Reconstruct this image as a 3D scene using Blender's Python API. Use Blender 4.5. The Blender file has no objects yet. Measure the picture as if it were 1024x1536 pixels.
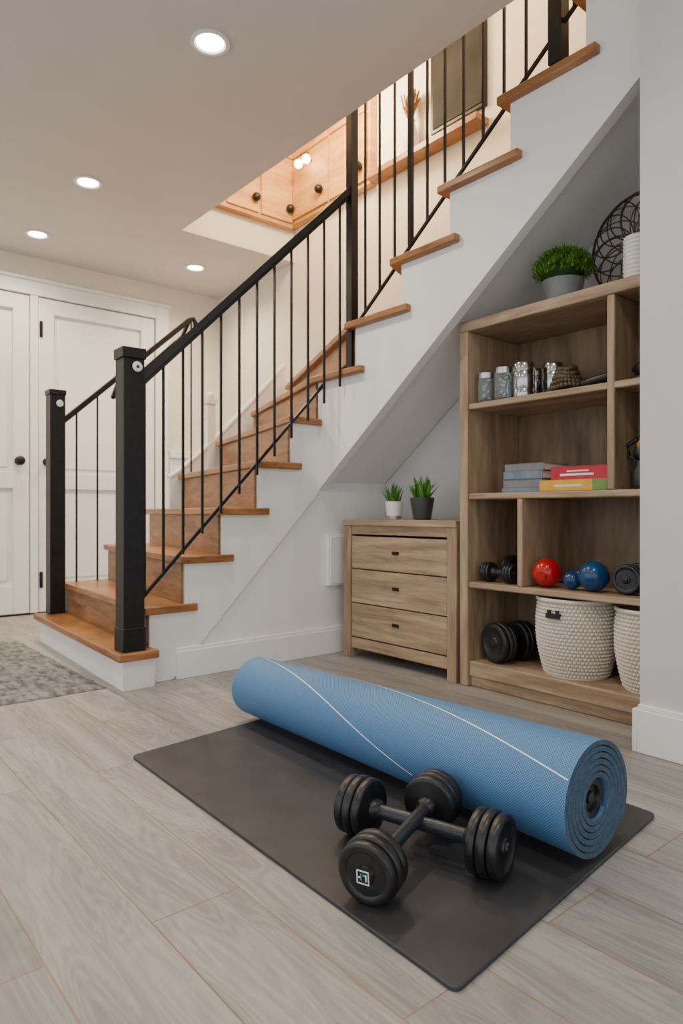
import bpy, bmesh, math, random
from mathutils import Vector, Matrix
random.seed(7)
scene = bpy.context.scene

# ------------------------------------------------------------ materials
def mat_base(name, color=(.8,.8,.8), rough=.5, metal=0.0):
    m = bpy.data.materials.new(name); m.use_nodes = True
    b = m.node_tree.nodes['Principled BSDF']
    b.inputs['Base Color'].default_value = (*color, 1)
    b.inputs['Roughness'].default_value = rough
    b.inputs['Metallic'].default_value = metal
    return m, m.node_tree, b

def noisy(name, c1, c2, rough=.5, scale=(20,20,20), metal=0.0, bump=0.0, detail=4, lo=.3, hi=.7, bdist=.002):
    m, nt, b = mat_base(name, c1, rough, metal)
    N, L = nt.nodes, nt.links
    tc = N.new('ShaderNodeTexCoord'); mp = N.new('ShaderNodeMapping')
    mp.inputs['Scale'].default_value = scale
    no = N.new('ShaderNodeTexNoise'); no.inputs['Scale'].default_value = 1; no.inputs['Detail'].default_value = detail
    cr = N.new('ShaderNodeValToRGB')
    cr.color_ramp.elements[0].position = lo; cr.color_ramp.elements[1].position = hi
    cr.color_ramp.elements[0].color = (*c1, 1); cr.color_ramp.elements[1].color = (*c2, 1)
    L.new(tc.outputs['Object'], mp.inputs['Vector']); L.new(mp.outputs[0], no.inputs['Vector'])
    L.new(no.outputs['Fac'], cr.inputs[0]); L.new(cr.outputs[0], b.inputs['Base Color'])
    if bump > 0:
        bp = N.new('ShaderNodeBump'); bp.inputs['Strength'].default_value = bump; bp.inputs['Distance'].default_value = bdist
        L.new(no.outputs['Fac'], bp.inputs['Height']); L.new(bp.outputs[0], b.inputs['Normal'])
    return m

def wood(name, c1, c2, scale, rough=.45, p0=.42, p1=.86):
    m, nt, b = mat_base(name, c1, rough)
    N, L = nt.nodes, nt.links
    tc = N.new('ShaderNodeTexCoord'); mp = N.new('ShaderNodeMapping'); mp.inputs['Scale'].default_value = scale
    n1 = N.new('ShaderNodeTexNoise'); n1.inputs['Scale'].default_value = 1; n1.inputs['Detail'].default_value = 6
    n1.inputs['Distortion'].default_value = .6
    n2 = N.new('ShaderNodeTexNoise'); n2.inputs['Scale'].default_value = 5; n2.inputs['Detail'].default_value = 3
    mx = N.new('ShaderNodeMath'); mx.operation = 'MULTIPLY_ADD'; mx.inputs[1].default_value = .35
    cr = N.new('ShaderNodeValToRGB')
    cr.color_ramp.elements[0].position = p0; cr.color_ramp.elements[1].position = p1
    cr.color_ramp.elements[0].color = (*c1, 1); cr.color_ramp.elements[1].color = (*c2, 1)
    L.new(tc.outputs['Object'], mp.inputs['Vector'])
    L.new(mp.outputs[0], n1.inputs['Vector']); L.new(mp.outputs[0], n2.inputs['Vector'])
    L.new(n2.outputs['Fac'], mx.inputs[0]); L.new(n1.outputs['Fac'], mx.inputs[2])
    L.new(mx.outputs[0], cr.inputs[0]); L.new(cr.outputs[0], b.inputs['Base Color'])
    bp = N.new('ShaderNodeBump'); bp.inputs['Strength'].default_value = .15; bp.inputs['Distance'].default_value = .001
    L.new(mx.outputs[0], bp.inputs['Height']); L.new(bp.outputs[0], b.inputs['Normal'])
    return m

def emis(name, color, s):
    m, nt, b = mat_base(name, color)
    b.inputs['Emission Color'].default_value = (*color, 1); b.inputs['Emission Strength'].default_value = s
    return m

M = {}
M['wall'] = noisy('wall_paint_cream', (.75,.70,.60), (.79,.74,.64), .75, (3,3,3))
M['wallgrey'] = noisy('wall_paint_grey', (.58,.59,.59), (.62,.63,.63), .7, (3,3,3))
M['ceil'] = noisy('ceiling_paint', (.63,.61,.58), (.66,.64,.61), .8, (2,2,2))
M['white'] = noisy('white_trim_paint', (.84,.84,.83), (.87,.87,.86), .4, (4,4,4))
M['stairwhite'] = noisy('stair_white_paint', (.83,.83,.82), (.86,.86,.85), .55, (3,3,3))
M['tread'] = wood('oak_tread', (.15,.055,.016), (.41,.19,.065), (5,3.0,30), .35)
M['riser'] = wood('oak_riser', (.12,.048,.017), (.34,.165,.065), (4,4,26), .4)
M['uwood'] = wood('maple_panel', (.38,.18,.05), (.66,.37,.13), (3,3,18), .4)
M['shelf_h'] = wood('shelf_oak_horizontal', (.20,.13,.075), (.47,.34,.22), (14,2.2,30), .5)
M['shelf_v'] = wood('shelf_oak_vertical', (.20,.128,.073), (.45,.325,.21), (16,16,2.2), .5)
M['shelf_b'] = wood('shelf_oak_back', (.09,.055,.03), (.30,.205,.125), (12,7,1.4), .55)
M['blackmetal'] = noisy('black_metal', (.008,.008,.009), (.014,.014,.015), .40, (30,30,30), .3)
M['rubber'] = noisy('black_rubber', (.006,.006,.007), (.016,.016,.018), .36, (60,60,60), bump=.1)
M['handle'] = noisy('dumbbell_handle', (.022,.025,.032), (.04,.045,.055), .35, (200,200,200), .3, bump=.3)
M['mat'] = noisy('exercise_mat_rubber', (.025,.025,.027), (.042,.042,.045), .5, (9,9,9), bump=.15)
M['pot_grey'] = noisy('grey_ceramic', (.16,.17,.18), (.20,.21,.22), .5, (20,20,20))
M['pot_white'] = noisy('white_ceramic', (.75,.73,.70), (.82,.80,.77), .4, (20,20,20))
M['pot_black'] = noisy('dark_pot', (.03,.03,.03), (.045,.045,.045), .5, (20,20,20))
M['leaf'] = noisy('leaf_green', (.03,.13,.012), (.13,.33,.03), .45, (30,30,30))
M['leafb'] = noisy('boxwood_green', (.03,.12,.006), (.15,.34,.02), .5, (40,40,40))
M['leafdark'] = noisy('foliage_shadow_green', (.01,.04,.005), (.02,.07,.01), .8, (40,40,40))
M['brass'] = noisy('bronze_wire', (.08,.05,.025), (.14,.09,.045), .4, (30,30,30), .8)
M['red'] = noisy('red_glossy', (.38,.005,.005), (.46,.008,.008), .2, (10,10,10))
M['blue'] = noisy('blue_glossy', (.005,.04,.12), (.008,.065,.17), .2, (10,10,10))
M['redbook'] = noisy('red_cover', (.40,.012,.025), (.48,.02,.04), .5, (20,20,20))
M['yelbook'] = noisy('yellow_cover', (.62,.33,.02), (.72,.42,.04), .5, (20,20,20))
M['bluebook'] = noisy('slate_cover', (.12,.17,.22), (.19,.25,.31), .5, (20,20,20))
M['greenbook'] = noisy('green_cover', (.12,.22,.05), (.16,.28,.08), .5, (20,20,20))
M['paper'] = noisy('page_paper', (.62,.58,.50), (.75,.71,.63), .8, (5,5,300))
M['silver'] = noisy('brushed_steel', (.45,.45,.45), (.6,.6,.6), .3, (30,30,30), .9)
M['tin'] = noisy('polished_tin', (.36,.37,.38), (.55,.56,.57), .16, (60,60,8), 1.0)
M['lamp'] = emis('lamp_emission', (1,.92,.80), 26)
M['bulb'] = emis('bulb_emission', (1,.75,.42), 20)
M['artdark'] = noisy('dark_canvas', (.008,.008,.008), (.028,.026,.025), .85, (5,5,5))
M['label'] = noisy('label_white', (.7,.75,.75), (.8,.85,.85), .5, (5,5,5))
M['teal'] = noisy('label_teal', (.05,.35,.40), (.08,.42,.48), .5, (5,5,5))
M['stripe'] = noisy('white_stripe', (.78,.83,.88), (.86,.90,.94), .5, (50,50,50))
M['straw'] = noisy('dried_flower', (.18,.075,.025), (.34,.16,.06), .8, (40,40,40))
M['darkbrown'] = noisy('dark_bead', (.03,.018,.01), (.12,.08,.045), .35, (90,90,90))

mg, nt, b = mat_base('jar_glass', (.80,.85,.87), .04)
b.inputs['Transmission Weight'].default_value = .9; b.inputs['IOR'].default_value = 1.35
M['glass'] = mg

def floor_mat():
    m, nt, b = mat_base('grey_oak_planks', (.4,.38,.36), .46)
    N, L = nt.nodes, nt.links
    tc = N.new('ShaderNodeTexCoord'); sp = N.new('ShaderNodeSeparateXYZ'); cb = N.new('ShaderNodeCombineXYZ')
    ax = N.new('ShaderNodeMath'); ax.operation='ADD'; ax.inputs[1].default_value = 10.07
    ay = N.new('ShaderNodeMath'); ay.operation='ADD'; ay.inputs[1].default_value = -.345 + .185*20
    L.new(tc.outputs['Object'], sp.inputs[0]); L.new(sp.outputs['Y'], ax.inputs[0]); L.new(sp.outputs['X'], ay.inputs[0])
    L.new(ax.outputs[0], cb.inputs['X']); L.new(ay.outputs[0], cb.inputs['Y'])
    br = N.new('ShaderNodeTexBrick')
    br.inputs['Scale'].default_value = 1; br.inputs['Brick Width'].default_value = 1.25; br.inputs['Row Height'].default_value = .185
    br.inputs['Mortar Size'].default_value = .0015; br.inputs['Mortar Smooth'].default_value = .1; br.inputs['Bias'].default_value = 0
    br.offset = .37
    br.inputs['Color1'].default_value = (.262,.248,.234,1); br.inputs['Color2'].default_value = (.365,.348,.330,1)
    br.inputs['Mortar'].default_value = (.25,.155,.095,1)
    L.new(cb.outputs[0], br.inputs['Vector'])
    ad = N.new('ShaderNodeVectorMath'); ad.operation='MULTIPLY_ADD'; ad.inputs[1].default_value=(60,60,60)
    mp = N.new('ShaderNodeMapping'); mp.inputs['Scale'].default_value = (9,1.1,1)
    L.new(tc.outputs['Object'], mp.inputs['Vector'])
    L.new(br.outputs['Color'], ad.inputs[0]); L.new(mp.outputs[0], ad.inputs[2])
    n1 = N.new('ShaderNodeTexNoise'); n1.inputs['Scale'].default_value = 1; n1.inputs['Detail'].default_value = 2.5; n1.inputs['Distortion'].default_value = .8
    L.new(ad.outputs[0], n1.inputs['Vector'])
    # contour-like cathedral grain lines
    wv = N.new('ShaderNodeMath'); wv.operation='MULTIPLY'; wv.inputs[1].default_value = 110
    sn = N.new('ShaderNodeMath'); sn.operation='SINE'
    L.new(n1.outputs['Fac'], wv.inputs[0]); L.new(wv.outputs[0], sn.inputs[0])
    n2 = N.new('ShaderNodeTexNoise'); n2.inputs['Scale'].default_value = 1; n2.inputs['Detail'].default_value = 4
    mp3 = N.new('ShaderNodeMapping'); mp3.inputs['Scale'].default_value = (110,5,1)
    L.new(tc.outputs['Object'], mp3.inputs['Vector']); L.new(mp3.outputs[0], n2.inputs['Vector'])
    m0 = N.new('ShaderNodeMath'); m0.operation='MULTIPLY_ADD'; m0.inputs[1].default_value=.075
    L.new(sn.outputs[0], m0.inputs[0]); L.new(n1.outputs['Fac'], m0.inputs[2])
    mm = N.new('ShaderNodeMath'); mm.operation='MULTIPLY_ADD'; mm.inputs[1].default_value=.6
    L.new(n2.outputs['Fac'], mm.inputs[0]); L.new(m0.outputs[0], mm.inputs[2])
    cr = N.new('ShaderNodeValToRGB'); cr.color_ramp.elements[0].position=.55; cr.color_ramp.elements[1].position=1.02
    cr.color_ramp.elements[0].color=(.70,.70,.71,1); cr.color_ramp.elements[1].color=(1.20,1.20,1.19,1)
    L.new(mm.outputs[0], cr.inputs[0])
    mx = N.new('ShaderNodeMix'); mx.data_type='RGBA'; mx.blend_type='MULTIPLY'; mx.inputs[0].default_value=1
    L.new(br.outputs['Color'], mx.inputs[6]); L.new(cr.outputs[0], mx.inputs[7])
    L.new(mx.outputs[2], b.inputs['Base Color'])
    bp = N.new('ShaderNodeBump'); bp.inputs['Strength'].default_value=.35; bp.inputs['Distance'].default_value=.001
    L.new(mm.outputs[0], bp.inputs['Height'])
    L.new(bp.outputs[0], b.inputs['Normal'])
    return m
M['floor'] = floor_mat()
M['rug'] = noisy('rug_pile', (.07,.075,.08), (.25,.255,.26), .95, (38,16,38), bump=1.0, detail=6, lo=.35, hi=.65, bdist=.01)

def uv_dots(name, cA, cB, k, rough=.6, bump=.4, pos=(.35,.65)):
    m, nt, b = mat_base(name, cA, rough); N, L = nt.nodes, nt.links
    uv = N.new('ShaderNodeUVMap'); sp = N.new('ShaderNodeSeparateXYZ'); L.new(uv.outputs[0], sp.inputs[0])
    outs = []
    for ax in ('X','Y'):
        mu = N.new('ShaderNodeMath'); mu.operation='MULTIPLY'; mu.inputs[1].default_value = k
        s = N.new('ShaderNodeMath'); s.operation='SINE'
        L.new(sp.outputs[ax], mu.inputs[0]); L.new(mu.outputs[0], s.inputs[0]); outs.append(s)
    mu = N.new('ShaderNodeMath'); mu.operation='MULTIPLY_ADD'
    L.new(outs[0].outputs[0], mu.inputs[0]); L.new(outs[1].outputs[0], mu.inputs[1]); mu.inputs[2].default_value=.5
    cr = N.new('ShaderNodeValToRGB'); cr.color_ramp.elements[0].position=pos[0]; cr.color_ramp.elements[1].position=pos[1]
    cr.color_ramp.elements[0].color=(*cA,1); cr.color_ramp.elements[1].color=(*cB,1)
    L.new(mu.outputs[0], cr.inputs[0]); L.new(cr.outputs[0], b.inputs['Base Color'])
    bp = N.new('ShaderNodeBump'); bp.inputs['Strength'].default_value=bump; bp.inputs['Distance'].default_value=.001
    L.new(mu.outputs[0], bp.inputs['Height']); L.new(bp.outputs[0], b.inputs['Normal'])
    return m
M['yoga'] = uv_dots('yoga_mat_blue', (.045,.14,.31), (.11,.265,.48), 2*math.pi/.0066, .6, .3, (.25,.75))
M['yogaend'] = noisy('yoga_mat_edge', (.035,.062,.09), (.065,.105,.145), .8, (80,80,80))
M['basket'] = uv_dots('woven_cotton', (.13,.10,.075), (.72,.65,.56), 2*math.pi, .9, .3, (.15,.5))

# ------------------------------------------------------------ mesh builder
class MB:
    def __init__(s, name, mats):
        s.name = name; s.mats = mats if isinstance(mats, list) else [mats]; s.bm = bmesh.new()
        s.uv = s.bm.loops.layers.uv.new('UVMap')
    def poly(s, verts, faces, mi=0, smooth=False):
        vs = [s.bm.verts.new(v) for v in verts]; out = []
        for f in faces:
            try: fc = s.bm.faces.new([vs[i] for i in f])
            except ValueError: continue
            fc.material_index = mi; fc.smooth = smooth; out.append(fc)
        return vs, out
    def box(s, lo, hi, mi=0):
        x0,y0,z0 = lo; x1,y1,z1 = hi
        return s.poly([(x0,y0,z0),(x1,y0,z0),(x1,y1,z0),(x0,y1,z0),(x0,y0,z1),(x1,y0,z1),(x1,y1,z1),(x0,y1,z1)],
            [(0,3,2,1),(4,5,6,7),(0,1,5,4),(1,2,6,5),(2,3,7,6),(3,0,4,7)], mi)
    def extr(s, pts, vec, mi=0):
        n = len(pts); vec = Vector(vec)
        vs = [Vector(p) for p in pts] + [Vector(p)+vec for p in pts]
        fs = [tuple(range(n)), tuple(range(2*n-1, n-1, -1))] + [(i,(i+1)%n,n+(i+1)%n,n+i) for i in range(n)]
        return s.poly(vs, fs, mi)
    def prism(s, p2, z0, z1, mi=0):
        return s.extr([(p[0],p[1],z0) for p in p2], (0,0,z1-z0), mi)
    def beam(s, p0, p1, w, h, mi=0):
        p0, p1 = Vector(p0), Vector(p1); d = (p1-p0).normalized()
        side = d.cross(Vector((0,0,1)))
        if side.length < 1e-4: side = Vector((1,0,0))
        side.normalize(); up = side.cross(d)
        c = [side*w/2*a + up*h/2*b for a,b in ((-1,-1),(1,-1),(1,1),(-1,1))]
        return s.extr([p0+k for k in c], p1-p0, mi)
    def lathe(s, prof, origin=(0,0,0), axis=(0,0,1), mi=0, seg=32, cap=True):
        o = Vector(origin); q = Vector((0,0,1)).rotation_difference(Vector(axis).normalized())
        verts = []; faces = []
        for r,t in prof:
            for i in range(seg):
                a = 2*math.pi*i/seg
                verts.append(o + q @ Vector((r*math.cos(a), r*math.sin(a), t)))
        for j in range(len(prof)-1):
            for i in range(seg):
                k = (i+1)%seg
                faces.append((j*seg+i, j*seg+k, (j+1)*seg+k, (j+1)*seg+i))
        if cap:
            faces.append(tuple(range(seg-1,-1,-1))); faces.append(tuple((len(prof)-1)*seg+i for i in range(seg)))
        return s.poly(verts, faces, mi, True)
    def cyl(s, p0, p1, r, mi=0, seg=16, r2=None):
        p0, p1 = Vector(p0), Vector(p1)
        return s.lathe([(r,0),(r if r2 is None else r2,(p1-p0).length)], p0, p1-p0, mi, seg)
    def tube(s, pts, r, mi=0, seg=8, closed=False):
        pts = [Vector(p) for p in pts]; n = len(pts); verts=[]; faces=[]
        for i,p in enumerate(pts):
            if closed: d = pts[(i+1)%n]-pts[(i-1)%n]
            else: d = pts[min(i+1,n-1)]-pts[max(i-1,0)]
            d.normalize(); a = d.cross(Vector((0.13,0.21,.97)))
            if a.length<.05: a = d.cross(Vector((1,0,0)))
            a.normalize(); bb = d.cross(a)
            for k in range(seg):
                t = 2*math.pi*k/seg; verts.append(p + a*math.cos(t)*r + bb*math.sin(t)*r)
        for i in range(n if closed else n-1):
            j=(i+1)%n
            for k in range(seg):
                l=(k+1)%seg; faces.append((i*seg+k,i*seg+l,j*seg+l,j*seg+k))
        if not closed:
            faces.append(tuple(range(seg))); faces.append(tuple((n-1)*seg+k for k in range(seg)))
        return s.poly(verts, faces, mi, True)
    def sphere(s, c, r, mi=0, sc=(1,1,1), seg=24):
        m = Matrix.Translation(c) @ Matrix.Diagonal((r*sc[0], r*sc[1], r*sc[2], 1))
        g = bmesh.ops.create_uvsphere(s.bm, u_segments=seg, v_segments=seg//2+2, radius=1, matrix=m)
        fs = set(f for v in g['verts'] for f in v.link_faces)
        for f in fs: f.material_index = mi; f.smooth = True
    def done(s, bevel=0, seg=2, recalc=True, sharp=35):
        if recalc: bmesh.ops.recalc_face_normals(s.bm, faces=s.bm.faces)
        me = bpy.data.meshes.new(s.name); s.bm.to_mesh(me); s.bm.free()
        for m in s.mats: me.materials.append(m)
        me.set_sharp_from_angle(angle=math.radians(sharp))
        o = bpy.data.objects.new(s.name, me); scene.collection.objects.link(o)
        if bevel:
            md = o.modifiers.new('Bevel','BEVEL'); md.width = bevel; md.segments = seg; md.limit_method='ANGLE'; md.angle_limit=math.radians(50)
        return o

def parent(name, kids, loc=None):
    e = bpy.data.objects.new(name, None); scene.collection.objects.link(e); e.empty_display_size=.1
    for k in kids: k.parent = e
    return e

# ------------------------------------------------------------ room
CH = 2.62
b = MB('floor', M['floor']); b.box((-2.6,-2.2,-.1),(3.1,5.4,0)); b.done()
b = MB('ceiling', [M['ceil'], M['wall']])
b.box((-2.6,-2.2,CH),(2.08,5.3,CH+.2)); b.box((2.08,4.16,CH),(3.0,5.3,CH+.2)); b.done()
b = MB('ceiling_stairwell', M['ceil']); b.box((1.98,.4,4.6),(3.1,4.3,4.7)); b.done()
b = MB('wall_back', M['wall'])
b.box((-2.6,5.3,0),(.55,5.4,CH+.2)); b.box((2.47,5.3,0),(3.1,5.4,CH+.2)); b.box((.55,5.3,2.35),(2.47,5.4,CH+.2))
b.box((.55,5.36,0),(2.47,5.4,2.35)); b.done()
b = MB('wall_stair_side', M['wall']); b.box((3.0,.4,0),(3.1,5.3,4.6)); b.done()
b = MB('wall_stairwell_upper', M['wall'])
b.box((2.0,4.16,CH+.2),(3.0,4.26,4.6)); b.box((1.98,.4,CH+.2),(2.08,4.16,4.6)); b.box((2.08,.4,2.7),(3.0,.5,4.6)); b.done()
b = MB('wall_right', M['wallgrey']); b.box((2.09,-2.2,0),(2.185,1.05,CH)); b.done()
def sof(v): return .855+.765*(2.85-v)
SR=.045
b = MB('wall_alcove', M['wallgrey'])
b.extr([(2.68,2.838,0),(2.68,.8,0),(2.68,.8,sof(.8)+SR-.005),(2.68,2.838,sof(2.838)+SR-.005)], (.05,0,0))
b.box((2.19,.8,0),(2.68,.85,2.3)); b.done()
b = MB('baseboard_right', M['white']); b.box((2.068,-2.2,0),(2.09,1.05,.135)); b.box((2.075,-2.2,.135),(2.09,1.05,.15)); b.box((2.068,1.05,0),(2.185,1.065,.135)); b.done(.003)
b = MB('baseboard_stair', M['white']); b.box((1.385,2.815,0),(2.66,2.837,.125)); b.box((1.385,2.822,.125),(2.66,2.837,.14)); b.done(.003)
b = MB('baseboard_back', M['white']); b.box((2.53,5.275,0),(2.99,5.3,.14)); b.box((-2.6,5.275,0),(.49,5.3,.14)); b.done(.003)
b = MB('trim_1', M['white']); b.box((2.535,5.285,.14),(3.0,5.3,1.2)); b.box((2.535,5.262,1.2),(3.0,5.3,1.26))
b.box((2.98,4.28,.0),(3.0,5.285,1.2)); b.box((2.96,4.28,1.2),(3.0,5.285,1.26)); b.done(.004)

def door(name, u0, u1, knob_u, hinge_u):
    y = 5.30
    b = MB(name, [M['white'], M['blackmetal']])
    b.box((u0,y+.020,.012),(u1,y+.045,2.33))
    st=.11
    for lo,hi in (((u0,.012),(u0+st,2.33)),((u1-st,.012),(u1,2.33)),((u0+st,2.33-st),(u1-st,2.33)),((u0+st,.012),(u1-st,.22)),((u0+st,.92),(u1-st,1.04))):
        b.box((lo[0],y-.008,lo[1]),(hi[0],y+.020,hi[1]))
    for z0,z1 in ((.22,.92),(1.04,2.22)):
        b.box((u0+st+.035,y+.006,z0+.035),(u1-st-.035,y+.020,z1-.035))
    b.lathe([(.03,0),(.03,.008),(.012,.012),(.012,.035),(.026,.04),(.034,.055),(.03,.07),(.012,.078)], (knob_u,y-.008,1.12),(0,-1,0),1,24)
    for z in (.25,2.1): b.box((hinge_u-.012,y-.018,z-.06),(hinge_u+.012,y-.007,z+.06),1)
    return b.done(.004)
door('door_1', .62, 1.435, 1.36, .64)
door('door_2', 1.50, 2.40, 1.555, 1.515)
b = MB('door_frame_trim', M['white'])
b.box((.5,5.278,0),(.615,5.33,2.44)); b.box((2.41,5.278,0),(2.52,5.33,2.44)); b.box((.615,5.278,2.34),(2.41,5.33,2.44)); b.box((1.44,5.285,0),(1.495,5.33,2.34))
b.box((.48,5.265,2.44),(2.54,5.3,2.465)); b.done(.004)
b = MB('door_threshold_trim', M['blackmetal']); b.box((.615,5.285,0),(2.41,5.34,.012)); b.done()

# ------------------------------------------------------------ staircase
T = [.16,.335,.55,.77,1.0,1.235,1.46,1.685,1.91,2.135,2.37,2.6]
R = [1.12,1.26,1.43,1.62,1.82,2.02,2.20]
Lf = [1.19,1.34,1.60,1.87,2.10,2.38,2.64,2.93]
V = {8:2.54,9:2.22,10:1.93,11:1.62,12:1.30}
y0,y1 = 2.84,4.17; th=.034
body = MB('stair_body', M['stairwhite']); tr = MB('treads', M['tread']); ri = MB('risers', M['riser'])
for k in range(6):
    ra, rb, la, lb = R[k], R[k+1], Lf[k], Lf[k+1]
    yy = y0 if k else 2.775
    body.prism([(ra,yy),(rb,yy),(rb,y0+.001),(lb,y1),(la,y1)] if k==0 else [(ra,y0),(rb,y0),(lb,y1),(la,y1)], 0, T[k]-th)
    tr.prism([(ra-.03,yy-.03),(rb+.01,yy-.03),(rb+.01,y0),(lb+.01,y1+.03),(la-.03,y1+.03)] if k==0 else
             [(ra-.03,y0-.034),(rb+.055,y0-.034),(rb+.055,y0),(rb+.01,y0+.002),(lb+.01,y1+.03),(la-.03,y1+.03)], T[k]-th, T[k])
    if k:
        ri.prism([(ra-.012,y0+.004),(ra,y0+.004),(la,y1),(la-.012,y1)], T[k-1], T[k]-th)
yT=4.155
tr.prism([(2.166,2.85),(2.166,2.47),(2.2,2.47),(2.2,2.53),(2.95,4.12),(2.95,yT),(2.61,yT)], T[6]-th, T[6])
ri.prism([(2.188,y0+.004),(2.2,y0+.004),(2.64,yT-.01),(2.628,yT-.01)], T[5], T[6]-th)
body.prism([(2.2,y0),(2.64,yT-.01),(2.93,yT-.01),(2.99,yT-.01),(2.99,y0)], 0, 1.15)
tr.prism([(2.166,2.59),(2.166,2.16),(2.2,2.16),(2.2,2.2),(3.0,2.6),(3.0,yT),(2.905,yT),(2.19,2.59)], T[7]-th, T[7])
ri.prism([(2.205,2.54),(2.217,2.54),(2.942,4.12),(2.93,4.12)], T[6], T[7]-th)
for k in range(9,13):
    v0 = V[k]; v1 = V.get(k+1, .9)
    f0 = {9:2.6,10:1.95}.get(k, v0); f1 = {9:1.95}.get(k, v1)
    tr.prism([(2.166,v0+.045),(2.166,v1-.055),(2.2,v1-.055),(2.2,v1-.01),(3.0,f1-.01),(3.0,f0+.045)], T[k-1]-th, T[k-1])
    ri.prism([(2.25,v0-.01),(2.25,v0+.002),(3.0,f0+.002),(3.0,f0-.01)], T[k-2], T[k-1]-th)
P = [(2.84,sof(2.84))]; P.append((2.84,T[6]-th)); prev=T[6]-th
for k in range(8,13):
    P.append((V[k],prev)); prev=T[k-1]-th; P.append((V[k],prev))
P += [(.86,prev),(.86,sof(.86))]
body.extr([(2.2,p[0],p[1]) for p in P],(.05,0,0))
body.extr([(2.25,2.84,sof(2.84)+SR),(2.25,.86,sof(.86)+SR),(2.25,.86,sof(.86)+SR+.04),(2.25,2.84,sof(2.84)+SR+.04)],(.74,0,0))
sp = [(1.37,0.002),(2.2,.857),(2.2,T[5]-th)]
for k in range(5,1,-1):
    sp += [(R[k],T[k]-th),(R[k],T[k-1]-th)]
sp += [(R[1],T[1]-th),(R[1],T[0]-th-.002),(1.13,T[0]-th-.002),(1.13,.002)]
body.extr([(p[0],y0-.012,p[1]) for p in sp],(0,.0125,0))
o1 = body.done(); o2 = tr.done(.006,3); o3 = ri.done(.001,1)
b = MB('hall_skirt', M['white'])
pts=[]
for i in range(15):
    t=i/14; u=2.02+.93*t; z=T[4]-.02+(T[7]-T[4]+.19)*(t**1.15)
    pts.append((u,4.225,z))
b.tube(pts,.019)
b.extr([(p[0],4.215,p[2]) for p in pts]+[(2.95,4.215,.02),(2.02,4.215,.02)],(0,.02,0))
b.box((2.30,4.21,.02),(2.36,4.26,1.50)); b.box((2.29,4.20,1.50),(2.37,4.27,1.53)); b.sphere((2.33,4.235,1.555),.03,0)
o4 = b.done()
parent('staircase',[o1,o2,o3,o4])

# ------------------------------------------------------------ railing
b = MB('near_newel', [M['blackmetal'], M['pot_white'], M['brass']])
cx,cy=1.17,2.822; hw=.046
b.box((cx-hw,cy-hw,T[0]),(cx+hw,cy+hw,1.40)); b.box((cx-hw-.006,cy-hw-.006,1.40),(cx+hw+.006,cy+hw+.006,1.445)); b.box((cx-hw-.004,cy-hw-.004,T[0]),(cx+hw+.004,cy+hw+.004,T[0]+.10))
b.lathe([(.022,0),(.022,.006),(.010,.008)],(cx+.012,cy-hw-.001,1.365),(0,-1,0),1,24)
b.lathe([(.008,0),(.008,.010)],(cx+.012,cy-hw-.001,1.365),(0,-1,0),2,12)
n1 = b.done(.003)
b = MB('far_newel', [M['blackmetal'], M['pot_white']])
fx,fy=1.265,4.135
b.box((fx-.043,fy-.043,T[0]),(fx+.043,fy+.043,1.43)); b.box((fx-.048,fy-.048,1.43),(fx+.048,fy+.048,1.46))
b.lathe([(.02,0),(.02,.006)],(fx+.01,fy-.044,1.38),(0,-1,0),1,20)
n2 = b.done(.003)
b = MB('rail_bars', M['blackmetal'])
pa,pb = Vector((1.205,2.822,1.31)), Vector((2.225,2.60,2.37))
b.beam(pa,pb,.042,.030)
b.beam(pa+Vector((0,0,-.026)),pb+Vector((0,0,-.026)),.02,.02)
qa,qb = Vector((1.205,2.820,.36)), Vector((2.215,2.79,1.43))
b.beam(qa,qb,.015,.015)
b.box((2.205,2.575,T[7]-th-.2),(2.25,2.62,2.78))
n=12
for i in range(n):
    t=(i+.25)/n
    top=pa.lerp(pb,t); ub=top.x
    s=(ub-qa.x)/(qb.x-qa.x); bot=qa.lerp(qb,min(s,1))
    r=.010 if i==0 else .0054
    b.box((ub-r,top.y-r,bot.z),(ub+r,top.y+r,top.z))
b.beam(qb,(2.225,2.60,1.50),.014,.014)
ua,ub_ = Vector((2.228,2.54,1.70)), Vector((2.228,1.30,2.625))
b.beam(ua,ub_,.014,.014)
nb=12
for i in range(nb):
    t=(i+.4)/nb; c=ua.lerp(ub_,t)
    r=.011 if i in (3,) else .0056
    b.box((2.228-r,c.y-r,c.z),(2.228+r,c.y+r,2.86))
b.box((2.20,1.40,2.40),(2.255,1.455,2.86))
b.box((2.205,.51,2.86),(2.25,2.62,2.90))
ha,hb=Vector((1.29,4.135,1.27)),Vector((2.13,4.15,2.03))
b.beam(ha,hb,.04,.03)
b.tube([hb,hb+Vector((.03,0,.012)),hb+Vector((.045,0,-.01)),hb+Vector((.045,0,-.06))],.016)
b.beam(ha+Vector((.35,.10,.20)),hb+Vector((0,.10,-.09)),.028,.024)
b.beam(ha+Vector((.35,.0,.285)),ha+Vector((.35,.10,.20)),.02,.02)
b.beam(hb+Vector((0,0,0)),hb+Vector((0,.10,-.09)),.02,.02)
for i in (0,1,2,6):
    u=1.385+.125*i; t=(u-ha.x)/(hb.x-ha.x); z=ha.lerp(hb,t).z
    kk=max([j for j in range(7) if Lf[j]-.03<=u-.001] or [0])
    b.box((u-.005,4.13,T[kk]),(u+.005,4.14,z))
n3=b.done(.0015,1)
parent('stair_railing',[n1,n2,n3])

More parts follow.
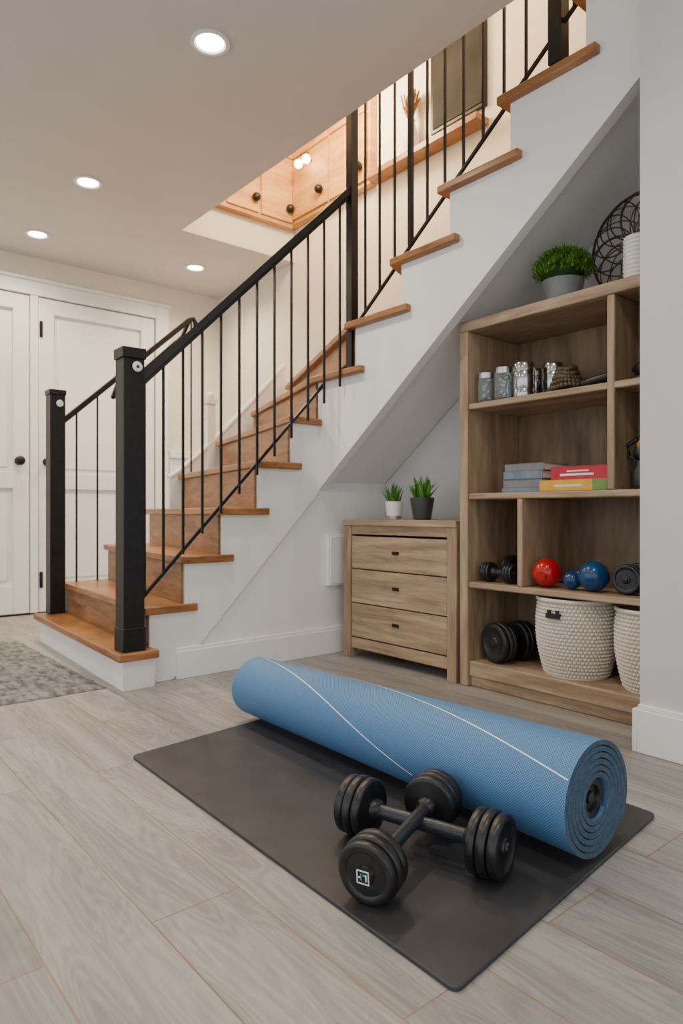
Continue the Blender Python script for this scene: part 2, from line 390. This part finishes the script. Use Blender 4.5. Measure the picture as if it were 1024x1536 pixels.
# ------------------------------------------------------------ upstairs pieces
b = MB('upper_cabinet', [M['uwood'], M['blackmetal']])
b.box((2.09,4.10,2.84),(2.94,4.155,4.4))
us=[2.09,2.37,2.65,2.94]
for i in range(3):
    for z0,z1 in ((2.87,3.32),(3.34,3.9)):
        b.box((us[i]+.01,4.085,z0),(us[i+1]-.01,4.10,z1))
        b.sphere((us[i+1]-.05,4.06,z0+.09),.030,1)
b.box((2.94,3.25,2.86),(2.995,4.155,4.4))
for v0,v1 in ((3.27,3.66),(3.68,4.08)):
    for z0,z1 in ((2.89,3.32),(3.34,3.9)):
        b.box((2.925,v0,z0),(2.94,v1,z1)); b.sphere((2.90,v0+.06,z0+.10),.030,1)
b.done(.003)
b = MB('upper_floor_edge_trim', M['tread']); b.box((2.89,2.35,2.86),(2.999,3.24,2.90)); b.done(.004)
b = MB('wall_sconce', [M['brass'], M['bulb']])
b.cyl((2.925,3.86,3.24),(2.85,3.86,3.24),.012,0); b.box((2.84,3.80,3.245),(2.865,3.92,3.255))
for dv in (-.045,.045): b.sphere((2.85,3.86+dv,3.21),.030,1)
b.done()
b = MB('framed_artwork', [M['blackmetal'], M['artdark']])
b.box((2.975,2.36,2.97),(2.999,2.76,3.62),0); b.box((2.97,2.38,2.99),(2.976,2.74,3.60),1); b.done(.002)
b = MB('dried_flower_vase', [M['pot_white'], M['straw']])
b.lathe([(.03,0),(.045,.04),(.05,.1),(.03,.16),(.022,.19),(.028,.20)],(2.945,2.89,2.901),(0,0,1),0,24)
for i in range(90):
    a=random.random()*6.28; r=random.random()*.08
    b.tube([(2.945,2.89,3.09),(2.935+.4*r*math.cos(a)*.5,2.89+.5*r*math.sin(a),3.15),(2.935+r*math.cos(a)*.5,2.89+r*math.sin(a),3.17+random.random()*.1)],.006,1,5)
b.done()

# ------------------------------------------------------------ lights
def downlight(u,v,e=46,col=(1,.86,.70)):
    b = MB('recessed_downlight',[M['white'],M['lamp']])
    b.lathe([(.075,0),(.078,-.006),(.062,-.008),(.055,-.002)],(u,v,CH),(0,0,1),0,32,cap=False)
    b.lathe([(.054,-.003),(.001,-.003)],(u,v,CH),(0,0,1),1,32,cap=False)
    o=b.done()
    l=bpy.data.lights.new('downlight_lamp','SPOT'); l.energy=e; l.color=col; l.spot_size=math.radians(155); l.spot_blend=.8; l.shadow_soft_size=.06
    lo=bpy.data.objects.new('downlight_lamp',l); scene.collection.objects.link(lo); lo.location=(u,v,CH-.02); lo.parent=o
W=(1,.79,.56)
for u,v,e,c_ in ((1.334,2.423,60,(1,.86,.70)),(1.368,3.892,66,W),(1.362,4.838,58,W),(2.476,4.726,62,W),(.2,3.9,50,W),(-.2,2.4,44,(1,.86,.70)),(.2,4.84,50,W),(-.2,.8,36,(1,.9,.78)),(1.1,.6,42,(1,.9,.78))):  # hall ones are in view first; the rest are extra, added unseen for more light
    downlight(u,v,e,c_)
def point(name,loc,e,c,r=.1):
    l=bpy.data.lights.new(name,'POINT'); l.energy=e; l.color=c; l.shadow_soft_size=r
    o=bpy.data.objects.new(name,l); scene.collection.objects.link(o); o.location=loc
point('stairwell_lamp',(2.5,3.2,3.3),80,(1,.76,.48),.15)
point('landing_lamp',(2.55,1.7,3.9),28,(1,.82,.62),.15)

# ------------------------------------------------------------ shelf unit
b = MB('bookcase', [M['shelf_h'], M['shelf_v'], M['shelf_b']])
U0,U1=2.29,2.655; VA,VB=.93,1.955; H=1.572
b.box((U0,VB-.045,0),(U1,VB,H-.045),1); b.box((U0,VA,0),(U1,VA+.045,H-.045),1)
b.box((U0,VA,H-.045),(U1,VB,H),0)
b.box((U0+.01,VA+.045,.045),(U1,VB-.045,.11),0); b.box((U0+.02,VA+.045,0),(U0+.05,VB-.045,.06),0)
for z in (1.216,.83,.45): b.box((U0+.006,VA+.045,z-.026),(U1-.01,VB-.045,z),0)
b.box((U0+.004,1.245,.83),(U1-.01,1.275,H-.045),1)
b.box((U0+.004,1.635,.45),(U1-.01,1.66,.804),1)
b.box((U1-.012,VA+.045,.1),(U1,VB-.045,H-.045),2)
b.done(.009,3)

b = MB('chest_of_drawers', [M['shelf_h'], M['shelf_v'], M['blackmetal']])
D0,D1=1.972,2.74; DH=.712
b.box((2.285,D0,DH-.03),(2.66,D1,DH),0)
for v in ((D0,D0+.055),(D1-.055,D1)):
    b.box((2.29,v[0],0),(2.345,v[1],DH-.03),1); b.box((2.60,v[0],0),(2.655,v[1],DH-.03),1)
b.box((2.345,D0+.008,.07),(2.60,D0+.03,DH-.03),1); b.box((2.345,D1-.03,.07),(2.60,D1-.008,DH-.03),1)
b.box((2.30,D0+.055,DH-.075),(2.33,D1-.055,DH-.03),0); b.box((2.30,D0+.055,.05),(2.33,D1-.055,.105),0)
b.box((2.345,D0+.03,.07),(2.64,D1-.03,.09),0); b.box((2.63,D0+.03,.07),(2.65,D1-.03,DH-.03),1)
dz=[.112,.287,.462,.632]
for i in range(3):
    b.box((2.296,D0+.060,dz[i]),(2.40,D1-.060,dz[i+1]-.006),0)
    zc=(dz[i]+dz[i+1])/2; vc=(D0+D1)/2
    b.box((2.291,vc-.022,zc-.004),(2.297,vc+.022,zc+.012),2)
    b.box((2.282,vc-.018,zc+.003),(2.292,vc+.018,zc+.007),2)
b.done(.004,2)

b = MB('access_panel', M['white']); b.box((2.245,2.808,.36),(2.37,2.837,.63)); b.box((2.255,2.803,.37),(2.36,2.809,.62)); b.done(.003)

# ------------------------------------------------------------ plants
def blade(b, base, az, tilt, ln, w, bend, mi, segs=6):
    base=Vector(base); verts=[]; faces=[]; p=base.copy(); el=tilt
    side=Vector((-math.sin(az),math.cos(az),0))
    for i in range(segs+1):
        t=i/segs; ww=w*(.55+.9*t-1.45*t*t) if t<1 else 0.0004
        ww=max(ww,.0004)
        d=Vector((math.cos(az)*math.cos(el),math.sin(az)*math.cos(el),math.sin(el)))
        nrm=side.cross(d)
        verts += [p-side*ww, p+nrm*ww*.35, p+side*ww]
        p=p+d*ln/segs; el-=bend/segs
    for i in range(segs):
        a=i*3; faces += [(a,a+1,a+4,a+3),(a+1,a+2,a+5,a+4)]
    b.poly(verts,faces,mi,True)
def pot(b,c,r0,r1,h,mi):
    b.lathe([(r0,0),(r1,h),(r1,h+.001),(r1*.88,h),(r1*.86,h-.015),(.001,h-.015)],c,(0,0,1),mi,32)
b = MB('potted_succulent',[M['pot_white'],M['leaf'],M['silver']])
c=(2.43,2.505,DH+.001); pot(b,c,.036,.046,.09,0); b.lathe([(.0375,0),(.039,.018)],c,(0,0,1),2,32)
for i in range(46):
    blade(b,(c[0]+random.uniform(-.022,.022),c[1]+random.uniform(-.022,.022),c[2]+.075),random.random()*6.28,random.uniform(.9,1.5),random.uniform(.08,.12),.008,random.uniform(0,.5),1)
b.done(recalc=False)
b = MB('potted_aloe',[M['pot_black'],M['leaf']])
c=(2.42,2.30,DH+.001); pot(b,c,.042,.060,.105,0)
for i in range(40):
    blade(b,(c[0]+random.uniform(-.024,.024),c[1]+random.uniform(-.024,.024),c[2]+.09),random.random()*6.28,random.uniform(.8,1.5),random.uniform(.09,.14),.016,random.uniform(-.3,.4),1)
b.done(recalc=False)
b = MB('potted_boxwood',[M['pot_grey'],M['leafb'],M['leafdark']])
c=(2.42,1.53,H+.001); pot(b,c,.062,.082,.095,0)
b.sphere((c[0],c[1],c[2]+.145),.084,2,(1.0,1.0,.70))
for i in range(1700):
    a=random.random()*6.28; z=random.uniform(-.45,1); rr=math.sqrt(max(0,1-z*z)); R_=random.uniform(.85,1.15)
    p=Vector((c[0]+.097*rr*math.cos(a)*R_, c[1]+.097*rr*math.sin(a)*R_, c[2]+.145+.068*z*R_))
    blade(b,p,a+random.uniform(-1,1),random.uniform(-.3,1.3),random.uniform(.014,.024),.0055,.4,1,2)
b.done(recalc=False)

b = MB('ribbed_vase', M['pot_white'])
pr=[]
for i in range(40): pr.append((.046+.0025*math.sin(i*1.6),.004+i*.0038))
b.lathe([(.04,0)]+pr+[(.036,.158),(.034,.15),(.001,.02)],(2.36,1.195,H+.001),(0,0,1),0,32); b.done()
b = MB('wire_orb_ornament', M['brass'])
r=.205; c=Vector((2.575,1.285,H+r+.006))
def orbp(a,e): return c+Vector((.062*math.sin(e),r*math.cos(e)*math.cos(a),r*math.cos(e)*math.sin(a)))
b.tube([orbp(2*math.pi*i/48,0) for i in range(48)],.005,0,8,True)
for k in range(14):
    a0=2*math.pi*k/14
    for sg in (-1,1):
        b.tube([orbp(a0+sg*1.1*(e/12),-math.pi/2*.92*(e/12)) for e in range(13)],.0028,0,6)
        b.tube([orbp(a0+sg*1.1*(e/12),math.pi/2*.92*(e/12)) for e in range(13)],.0028,0,6)
b.done()

# ------------------------------------------------------------ shelf contents
z=1.217
for i,(u,v,r,h) in enumerate(((2.35,1.855,.038,.125),(2.45,1.80,.037,.135),(2.35,1.765,.038,.135),(2.36,1.672,.044,.14),(2.47,1.70,.038,.135),(2.46,1.60,.044,.14))):
    if i in (0,2):
        b=MB('glass_jar',[M['glass'],M['tin']])
        b.lathe([(r*.9,0),(r,.006),(r,h*.78),(r*.93,h*.82),(r*.93,h*.80),(r*.94,h*.70),(r*.94,.01),(.001,.01)],(u,v,z),(0,0,1),0,28)
        b.lathe([(r*.97,h*.82),(r*.97,h),(.001,h)],(u,v,z),(0,0,1),1,28)
        for q in range(9):
            b.sphere((u+random.uniform(-.4,.4)*r,v+random.uniform(-.4,.4)*r,z+.022+.009*q),.011,1,seg=10)
    else:
        b=MB('metal_canister',[M['tin'],M['silver']])
        b.lathe([(r*.96,0),(r,.004),(r,h*.20),(r*.96,h*.22),(r*.96,h*.24),(r,h*.26),(r,h*.74),(r*.96,h*.76)],(u,v,z),(0,0,1),0,32)
        b.lathe([(r*1.03,h*.76),(r*1.03,h*.95),(r*.95,h),(.001,h)],(u,v,z),(0,0,1),0,32)
    b.done()
b=MB('bead_string_pile',M['darkbrown'])
for q in range(5):
    for i in range(26):
        a=i*2*math.pi/26; rr=.062-.008*q
        b.sphere((2.385+rr*math.cos(a),1.49+rr*math.sin(a),z+.018+.018*q+.004*math.sin(a*2+q)),.0115,0,seg=8)
b.done()
b=MB('hand_gripper',M['rubber'])
b.tube([(2.35,1.40,z+.018),(2.34,1.35,z+.022),(2.35,1.29,z+.034)],.015,0,12); b.tube([(2.40,1.40,z+.018),(2.42,1.35,z+.036),(2.39,1.29,z+.05)],.015,0,12)
b.tube([(2.35,1.40,z+.018),(2.375,1.412,z+.03),(2.40,1.40,z+.018)],.011,0,10); b.done()
b=MB('sunglasses_case',M['rubber']); b.sphere((2.37,1.13,z+.042),.034,0,(1.2,2.6,1)); b.box((2.34,1.05,z),(2.40,1.21,z+.014)); b.done(.004)
def book(b,u0,u1,v0,v1,z0,z1,mi,pm):
    b.box((u0,v0,z0),(u1,v1,z0+.003),mi); b.box((u0,v0,z1-.003),(u1,v1,z1),mi); b.box((u0,v0,z0+.003),(u0+.003,v1,z1-.003),mi)
    b.box((u0+.003,v0+.004,z0+.003),(u1-.004,v1-.004,z1-.003),pm)
b=MB('book_stack',[M['bluebook'],M['redbook'],M['yelbook'],M['greenbook'],M['paper'],M['label'],M['pot_grey']])
zz=.831
for i,(h,m_) in enumerate(((.018,0),(.034,6),(.032,0),(.030,6))):
    book(b,2.33+.004*(i%2),2.50,1.575-.005*i+ (0.0),1.76-.004*i,zz,zz+h,m_,4); zz+=h+.0005
zz=.831
book(b,2.31,2.46,1.283,1.565,zz,zz+.042,2,4); b.box((2.3095,1.283,zz),(2.3105,1.34,zz+.042),3)
b.box((2.309,1.38,.846),(2.3105,1.50,.855),4); zz+=.0425
book(b,2.32,2.47,1.285,1.52,zz,zz+.05,1,4); b.box((2.3185,1.34,zz+.014),(2.3205,1.48,zz+.022),5); b.box((2.3185,1.36,zz+.029),(2.3205,1.45,zz+.034),5)
b.done(.0008,1)
b=MB('resistance_grip',[M['rubber'],M['straw']])
b.lathe([(.034,0),(.04,.01),(.04,.06),(.028,.08),(.028,.10)],(2.36,1.175,.831),(0,0,1),0,24); b.sphere((2.36,1.175,.96),.032,0); b.sphere((2.335,1.16,.985),.022,1)
b.tube([(2.36,1.175,.92),(2.36,1.225,.95),(2.36,1.23,.99),(2.36,1.195,1.01)],.008); b.done()

def dumbbell(name,p0,p1,R0,hr,mats,hw=.034,lobes=3):
    p0,p1=Vector(p0),Vector(p1); d=(p1-p0); Lh=d.length/2; c=(p0+p1)/2
    half=[]
    half.append((hr*.92,0)); half.append((hr,Lh*.25)); half.append((hr*.95,Lh-hw-.022)); half.append((hr*1.35,Lh-hw-.018)); half.append((hr*1.5,Lh-hw-.003))
    w=2*hw/lobes; t=Lh-hw
    for i in range(lobes):
        rr=R0*(.98,1,.95,.9)[i] if lobes>1 else R0
        half += [(rr*.86,t+.0005),(rr*.96,t+w*.08),(rr,t+w*.2),(rr,t+w*.82),(rr*.96,t+w*.95),(rr*.88,t+w*.99)]
        t+=w
    half += [(R0*.70,t-.001),(R0*.66,t-.004),(R0*.30,t-.004),(R0*.27,t),(R0*.20,t+.001),(R0*.18,t+.005),(.001,t+.006)]
    pr=[(r,-tt) for r,tt in reversed(half)][:-1]+half
    b=MB(name,mats)
    vs,fs=b.lathe(pr,c,d,0,48,cap=False)
    dn=d.normalized()
    for f in fs:
        t=abs((f.calc_center_median()-c).dot(dn))
        if t<Lh-hw-.02: f.material_index=1
    return b,c,dn,Lh+hw
z0=.0085
R1=.067
b,c,dn,e=dumbbell('dumbbell',(1.122,.874,z0+R1),(1.036,1.178,z0+R1),R1,.0165,[M['rubber'],M['handle']],.034); b.done(sharp=50)
R2=.063
b,c,dn,e=dumbbell('dumbbell',(1.155,1.062,z0+R2+.024),(.880,.966,z0+R2),R2,.0155,[M['rubber'],M['handle'],M['label'],M['teal']],.032)
o=c+dn*(e+.0075); s1=dn.cross(Vector((0,0,1))).normalized(); s2=s1.cross(dn)
def lab(a0,a1,b0,b1,mi): 
    b.extr([o+s1*a0+s2*b0,o+s1*a1+s2*b0,o+s1*a1+s2*b1,o+s1*a0+s2*b1],dn*-.002,mi)
q=.013
lab(-q,q,q-.0018,q,2); lab(-q,q,-q,-q+.0018,2); lab(-q,-q+.0018,-q,q,2); lab(q-.0018,q,-q,q,2)
lab(-.008,-.0055,-.006,.006,2); lab(-.0055,.000,.003,.006,3); lab(.003,.005,-.006,.006,3); lab(.005,.009,-.002,.0005,2)
b.done(sharp=50)

z=.451
b,_,_,_=dumbbell('small_dumbbell',(2.36,1.85,z+.043),(2.36,1.735,z+.043),.042,.014,[M['rubber'],M['handle']],.022); b.done(sharp=50)
b,_,_,_=dumbbell('small_dumbbell',(2.48,1.82,z+.056),(2.48,1.715,z+.056),.055,.014,[M['rubber'],M['handle']],.022); b.done(sharp=50)
b=MB('massage_ball',M['red']); b.sphere((2.36,1.565,z+.058),.057,0,seg=32); b.lathe([(.02,0),(.018,.004),(.001,.004)],(2.306,1.555,z+.048),(-1,-.2,-.1),0,20); b.done()
b=MB('kettlebell',[M['blue'],M['silver']])
b.sphere((2.365,1.365,z+.058),.057,0,seg=32); b.tube([(2.365,1.405,z+.07),(2.365,1.435,z+.06),(2.365,1.445,z+.035)],.014); b.sphere((2.36,1.452,z+.037),.035,0); b.done()
b,_,_,_=dumbbell('small_dumbbell',(2.47,1.245,z+.056),(2.37,1.235,z+.056),.055,.014,[M['rubber'],M['handle']],.022); b.done(sharp=50)
b,_,_,_=dumbbell('small_dumbbell',(2.44,1.125,z+.048),(2.345,1.125,z+.048),.047,.013,[M['blue'],M['silver']],.022); b.done(sharp=50)
z=.111
b,_,_,_=dumbbell('medicine_weight',(2.48,1.775,z+.086),(2.365,1.80,z+.086),.085,.02,[M['rubber'],M['handle']],.035); b.done(sharp=50)

def basket(u,v,r,h,zb):
    b=MB('woven_basket',[M['basket'],M['leafdark'],M['rubber']])
    rows=int(h/.014); nc=int(2*math.pi*r/.017)//2*2; S=6; Rv=6
    nv=rows*Rv; nu=nc*S; verts=[]
    for j in range(nv+1):
        t=j/nv; rad=r*(.80+.20*math.sin(min(1,t*1.6)*math.pi/2))*(1-.05*max(0,t-.75)/.25)
        for i in range(nu):
            a=2*math.pi*i/nu
            cc=i/S; rw=j/Rv
            row=int(rw); ph=.5*(row%2)
            f=abs(math.sin(math.pi*(cc+ph)))**.6*abs(math.sin(math.pi*rw))**.6
            rr=rad-.010+.011*f
            verts.append((u+rr*math.cos(a),v+rr*math.sin(a),zb+.004+t*h))
    faces=[]
    for j in range(nv):
        for i in range(nu):
            k=(i+1)%nu; faces.append((j*nu+i,j*nu+k,(j+1)*nu+k,(j+1)*nu+i))
    vs,fs=b.poly(verts,faces,0,True)
    for n_,f in enumerate(fs):
        j=n_//nu; i=n_%nu; row=j//Rv; ph=.5*(row%2)
        cs=[(i,j),(i+1,j),(i+1,j+1),(i,j+1)]
        for lp,(a,c_) in zip(f.loops,cs):
            lp[b.uv].uv=(( (a/S+ph)%1.0)*.5 if not (a/S+ph)%1.0==0 or a==i else .5, (c_/Rv-row)*.5)
    b.lathe([(r*.77,.0),(r*.77,.006),(.001,.006)],(u,v,zb),(0,0,1),0,40)
    b.lathe([(r*.91,h+.002),(r*.88,h-.02),(r*.86,h*.5),(r*.68,.02),(.001,.02)],(u,v,zb),(0,0,1),0,40,cap=False)
    b.tube([(u+r*.940*math.cos(2*math.pi*i/60),v+r*.940*math.sin(2*math.pi*i/60),zb+h+.002) for i in range(60)],.008,0,8,True)
    return b
b=basket(2.445,1.485,.158,.295,.111)
for dv in (-.02,.015): b.box((2.280,1.49+dv-.006,.36),(2.290,1.49+dv+.006,.375),2)
b.box((2.282,1.46,.343),(2.295,1.52,.362),2); b.done(recalc=True,sharp=80)
b=basket(2.445,1.16,.150,.285,.111); b.done(sharp=80)

# ------------------------------------------------------------ rug, mats
b=MB('area_rug',M['rug'])
nx,ny=60,50; x0,x1_,ya,yb=-.45,1.087,2.87,4.25
vv=[];ff=[]
for j in range(ny+1):
    for i in range(nx+1):
        e=min(i,nx-i,j,ny-j)
        vv.append((x0+(x1_-x0)*i/nx+(random.uniform(-.005,.005) if e==0 else 0),ya+(yb-ya)*j/ny+(random.uniform(-.005,.005) if e==0 else 0),.002 if e==0 else .012+random.uniform(-.002,.002)))
for j in range(ny):
    for i in range(nx):
        a=j*(nx+1)+i; ff.append((a,a+1,a+nx+2,a+nx+1))
b.poly(vv,ff,0,True); b.box((x0+.01,ya+.01,.0005),(x1_-.01,yb-.01,.004)); b.done(recalc=False,sharp=180)

b=MB('exercise_mat',M['mat'])
def rc(pts,r):
    out=[]
    n=len(pts)
    for i in range(n):
        p=Vector(pts[i]); a=(Vector(pts[i-1])-p).normalized(); c_=(Vector(pts[(i+1)%n])-p).normalized()
        s,e=p+a*r,p+c_*r
        for k in range(6):
            t=k/5; out.append(tuple((1-t)**2*s+2*t*(1-t)*p+t*t*e))
    return out
b.prism(rc([(.838,2.01),(.813,.70),(1.67,.797),(1.695,2.107)],.02),.0005,.0085); b.done(.002,2)

def yoga():
    b=MB('rolled_yoga_mat',[M['yoga'],M['yogaend'],M['stripe'],M['rubber']])
    turns=6.0; per=72; N=int(turns*per); Ro=.130; pitch=.0135; tk=.0106
    cR=Vector((1.342,.768)); cL=Vector((1.352,2.115)); sL=.83; LS=60
    thA=math.radians(215)
    def P(th,r,t):
        s=1+(sL-1)*t; c=cR.lerp(cL,t)
        return (c.x-math.cos(th)*r*s, c.y, .0086+Ro*s+math.sin(th)*r*s)
    def ro(i): return Ro-pitch*(N-i)/per
    ts=[k/ (LS) for k in range(LS+1)]
    cols=[(thA-2*math.pi*(N-i)/per, ro(i)) for i in range(N+1)]
    bm=b.bm
    O=[[bm.verts.new(P(th,r,t)) for t in ts] for th,r in cols]
    I=[[bm.verts.new(P(th,r-tk,t)) for t in ts] for th,r in cols]
    Ltot=1.343
    for i in range(N):
        a0=i*2*math.pi*Ro/per; a1=(i+1)*2*math.pi*Ro/per
        for k in range(LS):
            for S_,fl in ((O,0),(I,1)):
                f=bm.faces.new([S_[i][k],S_[i+1][k],S_[i+1][k+1],S_[i][k+1]]); f.smooth=True; f.material_index=0
                for lp,uv in zip(f.loops,((a0,ts[k]*Ltot),(a1,ts[k]*Ltot),(a1,ts[k+1]*Ltot),(a0,ts[k+1]*Ltot))): lp[b.uv].uv=uv
        for k in (0,LS):
            f=bm.faces.new([O[i][k],O[i+1][k],I[i+1][k],I[i][k]]); f.material_index=1; f.smooth=False
    for i in (0,N):
        for k in range(LS):
            f=bm.faces.new([O[i][k],O[i][k+1],I[i][k+1],I[i][k]]); f.material_index=1
    def rad_at(phi):
        th=math.radians(phi); q=((thA-th)%(2*math.pi))/(2*math.pi)*per
        return Ro-pitch*q/per
    def stripe(t0,p0,t1,p1,bow=0):
        n=90; A=[]
        for j in range(n+1):
            s=j/n; A.append((t0+(t1-t0)*s, p0+(p1-p0)*s+bow*math.sin(math.pi*s)))
        w=.0010; hp=.62; pts0=[];pts1=[]
        for t,ph in A:
            pts0.append(P(math.radians(ph+hp),rad_at(ph)+.0009,max(0,t-w))); pts1.append(P(math.radians(ph-hp),rad_at(ph)+.0009,t+w))
        b.poly(pts0+pts1,[(j,j+1,n+2+j,n+1+j) for j in range(n)],2,True)
    stripe(.985,98,.33,-24,8)
    stripe(.70,112,.003,33,6)
    cc=(cR.x,cR.y,.0086+Ro)
    b.lathe([(.042,0),(.0445,.006),(.0445,.25),(.001,.25)],(cc[0],cc[1]+.008,cc[2]+.001),(0,1,0),3,32,cap=False)
    b.lathe([(.001,.004),(.012,.004),(.014,.010),(.026,.010),(.029,.002),(.038,.001),(.042,0)],(cc[0],cc[1]+.008,cc[2]+.001),(0,1,0),3,32,cap=False)
    return b.done(sharp=50)
yoga()

# ------------------------------------------------------------ world + camera
w=bpy.data.worlds.new('World'); scene.world=w; w.use_nodes=True
bg=w.node_tree.nodes['Background']; bg.inputs[0].default_value=(.94,.965,1,1); bg.inputs[1].default_value=1.5
cam=bpy.data.cameras.new('Camera'); co=bpy.data.objects.new('Camera',cam); scene.collection.objects.link(co)
co.location=(0,0,.75); co.rotation_euler=(math.radians(90),0,-math.atan2(.639,.769))
cam.sensor_fit='VERTICAL'; cam.sensor_height=36; cam.lens=24; cam.clip_start=.02
cam.dof.use_dof=True; cam.dof.focus_distance=1.55; cam.dof.aperture_fstop=6.3
scene.camera=co
